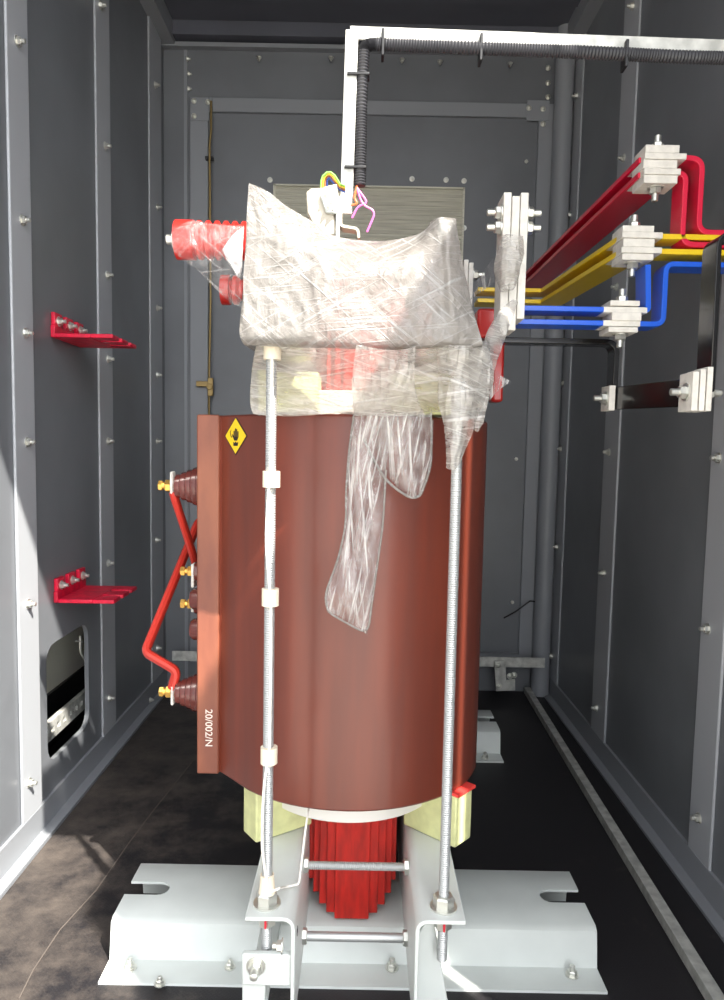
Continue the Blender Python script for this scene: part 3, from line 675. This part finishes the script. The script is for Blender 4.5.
# black neutral
t = thing('black_busbar', 'black sleeved busbar in front of the coloured ones, low on the right', 'busbar', at(650, 395, Y=1.4))
Y1, Y2 = 1.50, 1.20
P = [at(485, 341, Y=Y1), at(614, 345, Y=Y1), at(612, 408, Y=Y1)]; P[1].z = P[0].z; P[2].x = P[1].x
part('bar', MB().strip(smooth_path(P, .022), .011, (0, .02, 0)), BLKBAR, t, .0015)
xk = at(614, 400, Y=Y1).x - .02; 
ca = at(612, 399, Y=Y1); cb = at(690, 393, Y=Y2)
part('link_bar', MB().strip([Vector((ca.x - .0, Y1 - .01, ca.z)), Vector((cb.x, Y2 - .02, cb.z))], .006, (0, 0, .023)), BLKBAR, t, .0015)
for c, sgn in ((ca, -1), (cb, 1)):
    Yc_ = c.y
    if sgn < 0:
        part('clamp_plate', MB().box((c.x - .016, Yc_ - .03, c.z - .025), (c.x - .0035, Yc_ + .02, c.z + .025)), TIN, t, .001); inst('clamp_bolt', BOLTL, (c.x - .016, Yc_ - .012, c.z), t, (-1, 0, 0))
    else:
        for k in range(3): part('clamp_plate', MB().box((c.x - .012 + .011 * k + (.001 if k else 0), Yc_ - .035, c.z - .031), (c.x - .002 + .011 * k, Yc_ + .015, c.z + .031 + .004 * k)), TIN, t, .001)
        inst('clamp_bolt', BOLTL, (c.x - .012, Yc_ - .012, c.z), t, (-1, 0, 0)); inst('clamp_bolt', BOLTL, (c.x + .02, Yc_ - .012, c.z), t, (1, 0, 0))
P = [Vector((cb.x + .022, Y2 - .005, cb.z)), at(716, 238, Y=Y2), at(750, 236, Y=Y2)]; P[1].x = P[0].x; P[2].z = P[1].z
part('riser_bar', MB().strip(smooth_path(P, .022), .008, (0, .026, 0)), BLKBAR, t, .0015)

# ================================================================= CONDUIT AND STRUT
YS = 1.12
t = thing('galvanised_strut', 'galvanised steel strut rising from the transformer top and turning right under the roof', 'strut', at(350, 215, Y=YS))
a = at(346, 214, Y=YS); b = at(352, 30, Y=YS); hw = .0095
m = MB().strip([a, b + Vector((0, 0, .002))], .004, (hw, 0, 0)); m = MB()
m.obox((a + b) / 2, (hw, 0, (b.x - a.x) * 0), (0, .002, 0), (b - a) / 2); q = Vector((-hw + .0018, .0145, 0)); m.obox((a + b) / 2 + q, (.0015, 0, 0), (0, .012, 0), (b - a) / 2)
part('upright', m, GALV, t, .001)
a2 = at(350, 33, Y=YS + .0043); b2 = at(760, 48, Y=YS + .0043); m = MB().obox((a2 + b2) / 2, (b2 - a2) / 2, (0, .002, 0), (0, 0, .0095)); m.obox((a2 + b2) / 2 + Vector((0, .0145, .0075)), (b2 - a2) / 2, (0, .012, 0), (0, 0, .0015)); part('crossbar', m, GALV, t, .001)
m = MB().strip(smooth_path([at(341, 196, Y=YS + .0), at(341, 228, Y=YS), at(358, 231, Y=YS), at(359, 240, Y=YS)], .005), .004, (0, .012, 0)); part('foot', m, CREAM, t)
# conduit
cp = smooth_path([at(360, 186, Y=YS + .004), at(361.5, 90, Y=YS + .004), at(364, 47, Y=YS + .004), at(372, 44, Y=YS + .004), at(470, 48, Y=YS + .002), at(600, 53, Y=YS), at(680, 57, Y=YS), at(760, 59, Y=YS)], .03, 8)
def corrug(path, r, pitch):
    out = []; rad = []; 
    for i in range(len(path) - 1):
        a, b = path[i], path[i + 1]; n = max(2, int((b - a).length / (pitch / 2)))
        for k in range(n): out.append(a.lerp(b, k / n))
    for i in range(len(out)): rad.append(r if i % 2 else r * .82)
    return MB().tube(out, rad, 12)
t = thing('corrugated_conduit', 'black corrugated conduit tied under the galvanised strut', 'conduit', at(360, 186, Y=YS))
part('conduit', corrug(cp, .0095, .004), CONDM, t)
for px, py, v in ((353, 75, 0), (350, 168, 0), (383, 38, 1), (481, 43, 1), (626, 49, 1)):
    c = at(px + 3, py, Y=YS); e = .019
    if v: c = at(px, py + 4, Y=YS); m = MB().box((c.x - .0022, YS - .006, c.z - .021), (c.x + .0022, YS + .016, c.z + .017))
    else: m = MB().box((c.x - .013, YS - .006, c.z - .002), (c.x + .02, YS + .016, c.z + .0022))
    part('cable_tie', m, BLACKP, t, .001)
# wires
def wire(pts, m_, label, r=.0016, cat='wire', name='wire', sm=.012):
    o = part(name, MB().tube(smooth_path(pts, sm, 8), r, 8), m_); tag(o, label, cat); return o
Yw = YS - .006
wire([at(357, 188, Y=Yw), at(362, 205, Y=Yw), at(376, 211, Y=Yw), at(367, 232, Y=Yw)], PINKW, 'pink wire with a kink right of the galvanised strut')
wire([at(357, 188, Y=Yw), at(368, 203, Y=Yw), at(358, 206, Y=Yw), at(352, 218, Y=Yw)], PINKW, 'second pink wire curling back towards the strut foot')
wire([at(357, 186, Y=Yw), at(354, 198, Y=Yw), at(358, 204, Y=Yw), at(351, 205, Y=Yw)], ORW, 'short orange wire looped beside the strut')
# terminal block
Yt = YS - .03
t = thing('terminal_block', 'cream terminal block on a rail beside the strut, above the wrapped top', 'terminal block', at(322, 236, Y=Yt))
def rail(poly, y0, y1):
    pp = [at(x, y, Y=Yt) for x, y in poly]; return MB().prism([(p.x, p.z) for p in pp], 'y', y0, y1)
part('end_cover', rail([(306, 192), (311, 188), (330, 187), (337, 235), (318, 235), (307, 212)], Yt, Yt + .01), CREAM, t, .002)
part('module', rail([(314, 200), (318, 190), (338, 186), (339, 240), (318, 232)], Yt + .01, Yt + .035), CREAM, t, .002)
part('module', rail([(320, 196), (324, 188), (337, 185), (338, 215), (326, 214)], Yt - .006, Yt), WHITEP, t, .002)
for k, (px, py) in enumerate(((326, 195), (331, 201), (328, 207), (334, 194), (333, 210))): inst('screw', SCREW, at(px, py, Y=Yt - .006), t, (0, -1, 0))
m = MB().box(at(336, 196, Y=Yt - .004), at(340, 250, Y=Yt + .03)); part('mounting_rail', m, GALV, t, .001)
for k, (m_, nm_) in enumerate(((GREENW, 'green'), (YELW, 'yellow'), (BROWNW, 'brown'), (BLUEW, 'blue'))):
    y_ = Yt + .004 + k * .003; q = 2.0 * k
    pts = [at(321 + q, 190, Y=y_)] + [at(329 - (8 - q) * math.cos(a), 183 - (11 - q) * math.sin(a), Y=y_) for a in (0.2, .7, 1.3, 1.8, 2.4)] + [at(340, 184 + q, Y=y_), at(345, 186 + q, Y=y_ + .01)]
    o = part('wire', MB().tube(pts, .0014, 8), m_); tag(o, nm_ + ' wire arching over the cream terminal block', 'wire', None)

# white sensor cable taped to the left rod
t = thing('sensor_cable', 'white sensor cable taped down the left threaded rod', 'cable', (RXL, YR - .012, ZF + .02))
pts = []
for px, py in ((272, 346), (272, 400), (272.5, 440), (270, 475), (268, 500), (266, 540), (268.5, 575), (271, 600), (271, 650), (270, 720), (269.5, 752), (264.5, 780), (262.5, 810), (262, 850), (266.5, 880), (268, 893), (278, 893), (286, 888), (296, 886), (299, 880), (303, 850), (305, 820), (309, 806)):
    pts.append(at(px, py, Y=YR - .012 if py < 890 or px < 290 else YR + .05))
for i in range(16, len(pts)): pts[i].y = YR + .0
pts2 = pts[:17]
part('lead', MB().tube(smooth_path(pts2, .02, 4), .0022, 8), WCABLE, t)
Q = [pts2[-1]] + [at(px, py, Z=ZF + .006) for px, py in ((286, 887), (294, 885), (299, 884))] + [at(303, 850, Y=1.13), at(306, 825, Y=1.14), at(309, 806, Y=1.18)]
part('lead', MB().tube(smooth_path(Q, .02, 4), .0018, 8), WCABLE, t)
for py0, py1 in ((345, 360), (471, 487), (588, 605), (746, 762)):
    a = at(267.5, py0, Y=YR); b = at(267.5, py1, Y=YR)
    part('tape_band', MB().lathe((RXL + .0015, YR - .003, b.z), (0, 0, 1), [(0, .0128), (a.z - b.z, .0128)], 16), TAPE, t)
part('tape_wrap', MB().lathe((RXL, YR, ZF + .018), (0, 0, 1), [(0, .0135), (.01, .012), (.03, .0105)], 16), TAPE, t)

# ================================================================= RED WALL BRACKETS
def bracket(corner_px, label, tilt=0):
    c = at(*corner_px, X=XL)
    t = thing('support_bracket', label, 'bracket', c)
    y0 = c.y; z0 = c.z; W = .19; L_ = .155
    m = MB().box((XL + .001, y0, z0), (XL + .012, y0 + W, z0 + .03))
    part('back_plate', m, REDBR, t, .002)
    for k in range(3):
        y = y0 + .002 + k * .07
        part('tab', MB().box((XL + .0015, y, z0 + .03), (XL + .012, y + .045, z0 + .062)), REDBR, t, .002)
        inst('bolt', BOLT, (XL + .012, y + .022, z0 + .042), t, (1, 0, 0))
    part('shelf_plate', MB().box((XL + .012, y0, z0), (XL + .1, y0 + W, z0 + .01)), REDBR, t, .002)
    for k in range(3):
        y = y0 + k * .07; m = MB().box((XL + .1, y, z0 + .0002), (XL + L_, y + .05, z0 + .0102)); part('finger', m, REDBR, t, .002)
bracket((50, 337), 'red three fingered bracket bolted high on the left wall')
bracket((53, 603), 'red three fingered bracket bolted low on the left wall, above the hatch')

# ================================================================= EARTH BARS
t = thing('floor_earth_bar', 'long galvanised flat bar lying along the floor by the right wall', 'bar', at(600, 800, Z=0))
a = at(527, 688, Z=.03); b = at(720, 1000, Z=.03)
a = Vector((.60, 2.70, 0)); A0 = at(527, 690, Z=.02); B0 = at(716, 1000, Z=.02)
dx = (B0 - A0); A1 = A0 - dx * .0; B1 = A0 + dx * 1.6
part('flat_bar', MB().strip([Vector((A1.x, A1.y, .02)), Vector((B1.x, B1.y, .02))], .024, (0, 0, .012)), GALV, t, .001)
part('flat_foot', MB().strip([Vector((A1.x + .010, A1.y, .007)), Vector((B1.x + .010, B1.y, .007))], .014, (0, 0, .001)), GALV, t)
t = thing('rear_earth_bar', 'galvanised flat bar across the foot of the rear door', 'bar', at(510, 664, Y=2.72))
a = at(120 + 40, 655, Y=2.72); b = at(545, 663, Y=2.72)
part('flat_bar', MB().box((XL + .06, 2.72, b.z - .019), (b.x, 2.726, b.z + .019)), GALV, t, .001)
m = MB(); P = lambda x, y: at(x, y, Y=2.71)
pl = [P(494, 661), P(505, 661), P(506, 680), P(515, 679), P(515, 690), P(496, 691)]
part('angle_plate', MB().prism([(p.x, p.z) for p in pl], 'y', 2.705, 2.712), GALV, t, .001)
for p in ((498, 665), (499, 686), (514, 675), (510, 676)): inst('bolt', BOLT, at(*p, Y=2.705), t, (0, -1, 0))

# ================================================================= STRETCH FILM
def cat(p0, p1, p2, p3, t):
    return .5 * ((2 * p1) + (-p0 + p2) * t + (2 * p0 - 5 * p1 + 4 * p2 - p3) * t * t + (-p0 + 3 * p1 - 3 * p2 + p3) * t ** 3)
def resamp(pts, n):
    pts = [Vector(p) for p in pts]; out = []
    m_ = len(pts) - 1
    for i in range(n + 1):
        u = i / n * m_; k = min(int(u), m_ - 1); f = u - k
        out.append(cat(pts[max(k - 1, 0)], pts[k], pts[k + 1], pts[min(k + 2, m_)], f))
    return out
def sheet(name, rows, nu, nv, amp, freq, material, parent, seed=0, thick=0, edge=.15):
    """rows: list of lists of control points, each row across; crumpled by ridged noise"""
    R1 = [resamp(r, nu) for r in rows]; cols = [resamp([r[i] for r in R1], nv) for i in range(nu + 1)]
    m = MB(); v = []
    for j in range(nv + 1):
        for i in range(nu + 1):
            p = cols[i][j]; q = Vector((p.x * freq[0], p.y * freq[1], p.z * freq[2])) + Vector((seed * 3.1, 0, 0))
            n1 = 1 - abs(noise.noise(q)) * 2; n2 = 1 - abs(noise.noise(q * 2.7 + Vector((5, 5, 5)))) * 2; n3 = noise.noise(q * 6)
            e = 1 if (0 < i < nu and 0 < j < nv) else edge
            v.append(p + Vector((noise.noise(q * 1.3 + Vector((9, 1, 4))) * amp * .5, -(n1 * .55 + n2 * .35 + n3 * .2) * amp, noise.noise(q * 1.7 + Vector((2, 7, 4))) * amp * .4)) * e)
    f = [(j * (nu + 1) + i, j * (nu + 1) + i + 1, (j + 1) * (nu + 1) + i + 1, (j + 1) * (nu + 1) + i) for j in range(nv) for i in range(nu)]
    m.add(v, f); return part(name, m, material, parent, thick=thick)
W = thing('plastic_wrap', 'crumpled clear and milky stretch film wrapped round the top of the transformer with hanging tails', 'plastic wrap', at(360, 345, Y=1.0))
Yn = 1.005
def row(lst): return [at(x, y, Y=Y) for x, y, Y in lst]
# upper shroud: front face, then the film running back on both sides
rows = [
    row([(249, 183, Yn), (267, 191, Yn), (285, 205, Yn + .01), (310, 220, Yn + .03), (335, 236, Yn + .05), (380, 241, Yn + .05), (418, 234, Yn + .03), (432, 221, Yn + .01), (440, 218, Yn), (456, 218, Yn + .01)]),
    row([(246, 235, Yn), (265, 240, Yn - .003), (285, 246, Yn - .005), (310, 256, Yn), (335, 262, Yn), (380, 266, Yn), (418, 262, Yn), (438, 250, Yn + .0), (448, 248, Yn - .005), (460, 250, Yn + .01)]),
    row([(242.5, 295, Yn), (265, 297, Yn), (285, 298, Yn), (310, 300, Yn - .004), (335, 300, Yn - .006), (380, 300, Yn), (415, 300, Yn - .005), (440, 298, Yn), (452, 298, Yn - .006), (470, 298, Yn + .01)]),
    row([(239.5, 332, Yn), (262, 335, Yn), (285, 337, Yn), (308, 338, Yn), (330, 338, Yn), (380, 340, Yn), (415, 342, Yn), (440, 341, Yn), (460, 341, Yn), (482, 341, Yn + .01)]),
    row([(244, 345, Yn + .012), (262, 346, Yn + .014), (285, 347, Yn + .02), (308, 348, Yn + .015), (330, 348, Yn + .01), (380, 350, Yn + .01), (415, 349, Yn + .02), (440, 348, Yn + .02), (460, 348, Yn + .02), (481, 347, Yn + .03)]),
]
sheet('shroud', rows, 110, 60, .006, (18, 18, 14), FILMA, W, 1, edge=.05)
def behind(rows, side, back, dx, name, mt, seed):
    out = []
    for r in rows:
        p = r[side]; q = p + Vector((dx, back, 0)); out.append([p, p.lerp(q, .33), p.lerp(q, .66), q])
    sheet(name, out, 20, 40, .004, (18, 18, 14), mt, W, seed, edge=.05)
behind(rows, 0, .42, .03, 'shroud_side', FILMA, 21); behind(rows, -1, .42, -.02, 'shroud_side', FILMD, 22)
# middle band
rows = [
    row([(256, 346, Yn + .05), (278, 346, Yn + .04), (300, 347, Yn + .03), (350, 348, Yn + .02), (400, 349, Yn + .02), (445, 347, Yn + .03), (465, 346, Yn + .04), (482, 346, Yn + .05)]),
    row([(252, 368, Yn + .11), (275, 368, Yn + .09), (300, 368, Yn + .07), (350, 366, Yn + .05), (400, 368, Yn + .05), (440, 372, Yn + .05), (462, 371, Yn + .08), (480, 370, Yn + .11)]),
    row([(250, 402, Yn + .13), (275, 401, Yn + .12), (300, 400, Yn + .11), (350, 398, Yn + .10), (400, 398, Yn + .09), (440, 400, Yn + .08), (460, 400, Yn + .10), (478, 400, Yn + .13)]),
    row([(254, 414, Yn + .13), (275, 416, Yn + .12), (300, 416, Yn + .12), (350, 413, Yn + .11), (400, 413, Yn + .10), (440, 412, Yn + .12), (460, 412, Yn + .12), (476, 412, Yn + .13)]),
]
sheet('middle_band', rows, 90, 34, .006, (12, 12, 40), FILMB, W, 2, edge=.05)
behind(rows, 0, .35, .0, 'band_side', FILMB, 23); behind(rows, -1, .35, .0, 'band_side', FILMB, 24)
# gathered pleats in the middle of the band
rows = [row([(356, 344, 1.0), (374, 348, .99), (398, 350, .99), (416, 346, 1.0)]),
        row([(352, 385, 1.03), (370, 385, 1.02), (395, 388, 1.02), (415, 388, 1.03)]), row([(354, 416, 1.08), (372, 416, 1.07), (395, 416, 1.07), (425, 416, 1.08)])]
sheet('gathered_film', rows, 40, 40, .008, (60, 20, 10), FILMB, W, 3)
# long hanging tail
rows = [row([(354, 412, 1.09), (366, 412, 1.075), (380, 412, 1.08), (396, 412, 1.09)]), row([(349, 450, 1.10), (362, 450, 1.08), (374, 452, 1.085), (388, 455, 1.10)]),
        row([(346, 490, 1.105), (358, 490, 1.085), (370, 492, 1.09), (384, 492, 1.105)]), row([(346, 525, 1.105), (357, 527, 1.085), (368, 528, 1.09), (382, 528, 1.105)]),
        row([(338, 560, 1.10), (352, 562, 1.085), (364, 565, 1.085), (377, 566, 1.10)]), row([(325, 594, 1.10), (342, 596, 1.08), (358, 600, 1.08), (372, 602, 1.10)]), row([(327, 612, 1.10), (340, 618, 1.09), (353, 626, 1.09), (368, 635, 1.10)])]
sheet('hanging_tail', rows, 26, 70, .007, (45, 20, 14), FILMC, W, 4)
rows = [[p + Vector((0, .012, 0)) for p in r] for r in rows]
sheet('hanging_tail', rows, 26, 70, .008, (38, 20, 10), FILMC, W, 9)
# short looped tail
rows = [row([(382, 412, 1.08), (398, 412, 1.065), (415, 412, 1.07), (432, 412, 1.085)]), row([(376, 445, 1.10), (396, 445, 1.075), (416, 446, 1.075), (432, 448, 1.095)]),
        row([(384, 470, 1.10), (400, 474, 1.08), (416, 476, 1.08), (431, 468, 1.10)]), row([(400, 490, 1.10), (406, 494, 1.09), (415, 499, 1.09), (421, 494, 1.10)])]
sheet('hanging_tail', rows, 26, 44, .009, (42, 20, 18), FILMC, W, 5)
rows = [[p + Vector((0, .014, 0)) for p in r] for r in rows]
sheet('hanging_tail', rows, 26, 44, .008, (30, 20, 22), FILMC, W, 6)
# rolled rims of the tails
def rim(pts, r=.0016): part('rolled_edge', MB().tube(smooth_path([at(x, y, Y=1.093) for x, y in pts], .02, 5), r, 8), FILMA, W)
rim([(354, 414), (349, 450), (346, 490), (346, 525), (338, 560), (325, 594), (327, 612), (368, 635), (372, 602), (378, 560), (383, 525), (386, 470)])
rim([(362, 435), (376, 465), (390, 485), (410, 498), (420, 497), (431, 468), (432, 420)], .002)
# bunch round the right rod, with the pointed corner
rows = [row([(436, 345, 1.02), (452, 345, 1.0), (470, 345, 1.01), (486, 340, 1.05)]), row([(438, 380, 1.05), (450, 378, 1.02), (468, 380, 1.02), (494, 378, 1.06)]),
        row([(438, 402, 1.05), (450, 402, 1.025), (468, 402, 1.02), (483, 404, 1.06)]), row([(445, 432, 1.05), (452, 432, 1.03), (462, 432, 1.025), (472, 432, 1.05)]),
        row([(446, 468, 1.045), (451, 470, 1.035), (455, 470, 1.035), (459, 464, 1.045)])]
sheet('rod_bunch', rows, 30, 50, .008, (50, 30, 12), FILMB, W, 7)
rows = [row([(482, 355, 1.06), (492, 362, 1.07), (500, 375, 1.08), (511, 381, 1.09)]), row([(484, 375, 1.06), (491, 380, 1.07), (500, 381, 1.08), (510, 383, 1.09)]), row([(484, 408, 1.06), (490, 400, 1.07), (498, 391, 1.08), (509, 383, 1.09)])]
sheet('loose_corner', rows, 12, 12, .004, (40, 30, 30), FILMC, W, 8)
rows = [row([(500, 310, 1.2), (512, 300, 1.22), (518, 302, 1.22)]), row([(486, 335, 1.12), (496, 345, 1.12), (504, 342, 1.14)]), row([(480, 372, 1.07), (488, 374, 1.07), (494, 372, 1.08)]), row([(474, 430, 1.05), (478, 432, 1.05), (482, 425, 1.06)])]
sheet('twisted_strand', rows, 14, 40, .006, (60, 30, 12), FILMB, W, 11)

# film round the low voltage bars
f = thing('bar_film', 'crumpled film wrapped round the tall stack of tinned bars', 'plastic wrap', at(508, 300, Y=1.28))
rows = [row([(503, 236, 1.29), (508, 234, 1.27), (520, 236, 1.27), (523, 236, 1.31)]), row([(496, 255, 1.29), (506, 254, 1.265), (520, 256, 1.27), (524, 254, 1.31)]), row([(494, 272, 1.3), (504, 272, 1.265), (518, 272, 1.27), (519, 272, 1.31)]), row([(500, 292, 1.3), (505, 292, 1.275), (513, 290, 1.275), (516, 285, 1.31)])]
sheet('front_film', rows, 24, 30, .006, (60, 30, 30), FILMB, f, 12)
rows = [row([(502, 245, 1.3), (498, 252, 1.32), (490, 262, 1.34), (478, 280, 1.36)]), row([(500, 270, 1.3), (494, 274, 1.32), (484, 284, 1.34), (472, 296, 1.36)]), row([(498, 280, 1.3), (492, 284, 1.32), (482, 292, 1.34), (470, 300, 1.36)])]
sheet('side_film', rows, 20, 14, .005, (60, 30, 40), FILMC, f, 13)
# film round the red insulator
f = thing('insulator_film', 'clear film bag hanging from the red ribbed insulator at upper left', 'plastic wrap', at(205, 265, Y=1.17))
rows = [row([(172, 232, 1.17), (190, 221, 1.165), (215, 224, 1.165), (244, 226, 1.165)]), row([(171, 244, 1.16), (190, 240, 1.15), (215, 240, 1.15), (244, 240, 1.15)]), row([(178, 256, 1.17), (192, 260, 1.16), (215, 262, 1.16), (243, 262, 1.16)]), row([(200, 272, 1.18), (208, 280, 1.18), (222, 290, 1.18), (242, 296, 1.18)]), row([(222, 290, 1.19), (224, 297, 1.19), (230, 303, 1.19), (241, 308, 1.19)])]
sheet('bag', rows, 34, 34, .004, (40, 30, 30), film_mat('very clear film', .03, .25, scale=(50, 40, 26), thr=(.5, .75), streak=.3), f, 14)
rows = [row([(222, 250, 1.15), (232, 236, 1.15), (244, 226, 1.15)]), row([(228, 262, 1.15), (236, 256, 1.15), (243, 246, 1.15)]), row([(238, 278, 1.15), (240, 276, 1.15), (242, 270, 1.15)])]
sheet('folded_flap', rows, 12, 12, .004, (50, 30, 30), FILMD, f, 15)
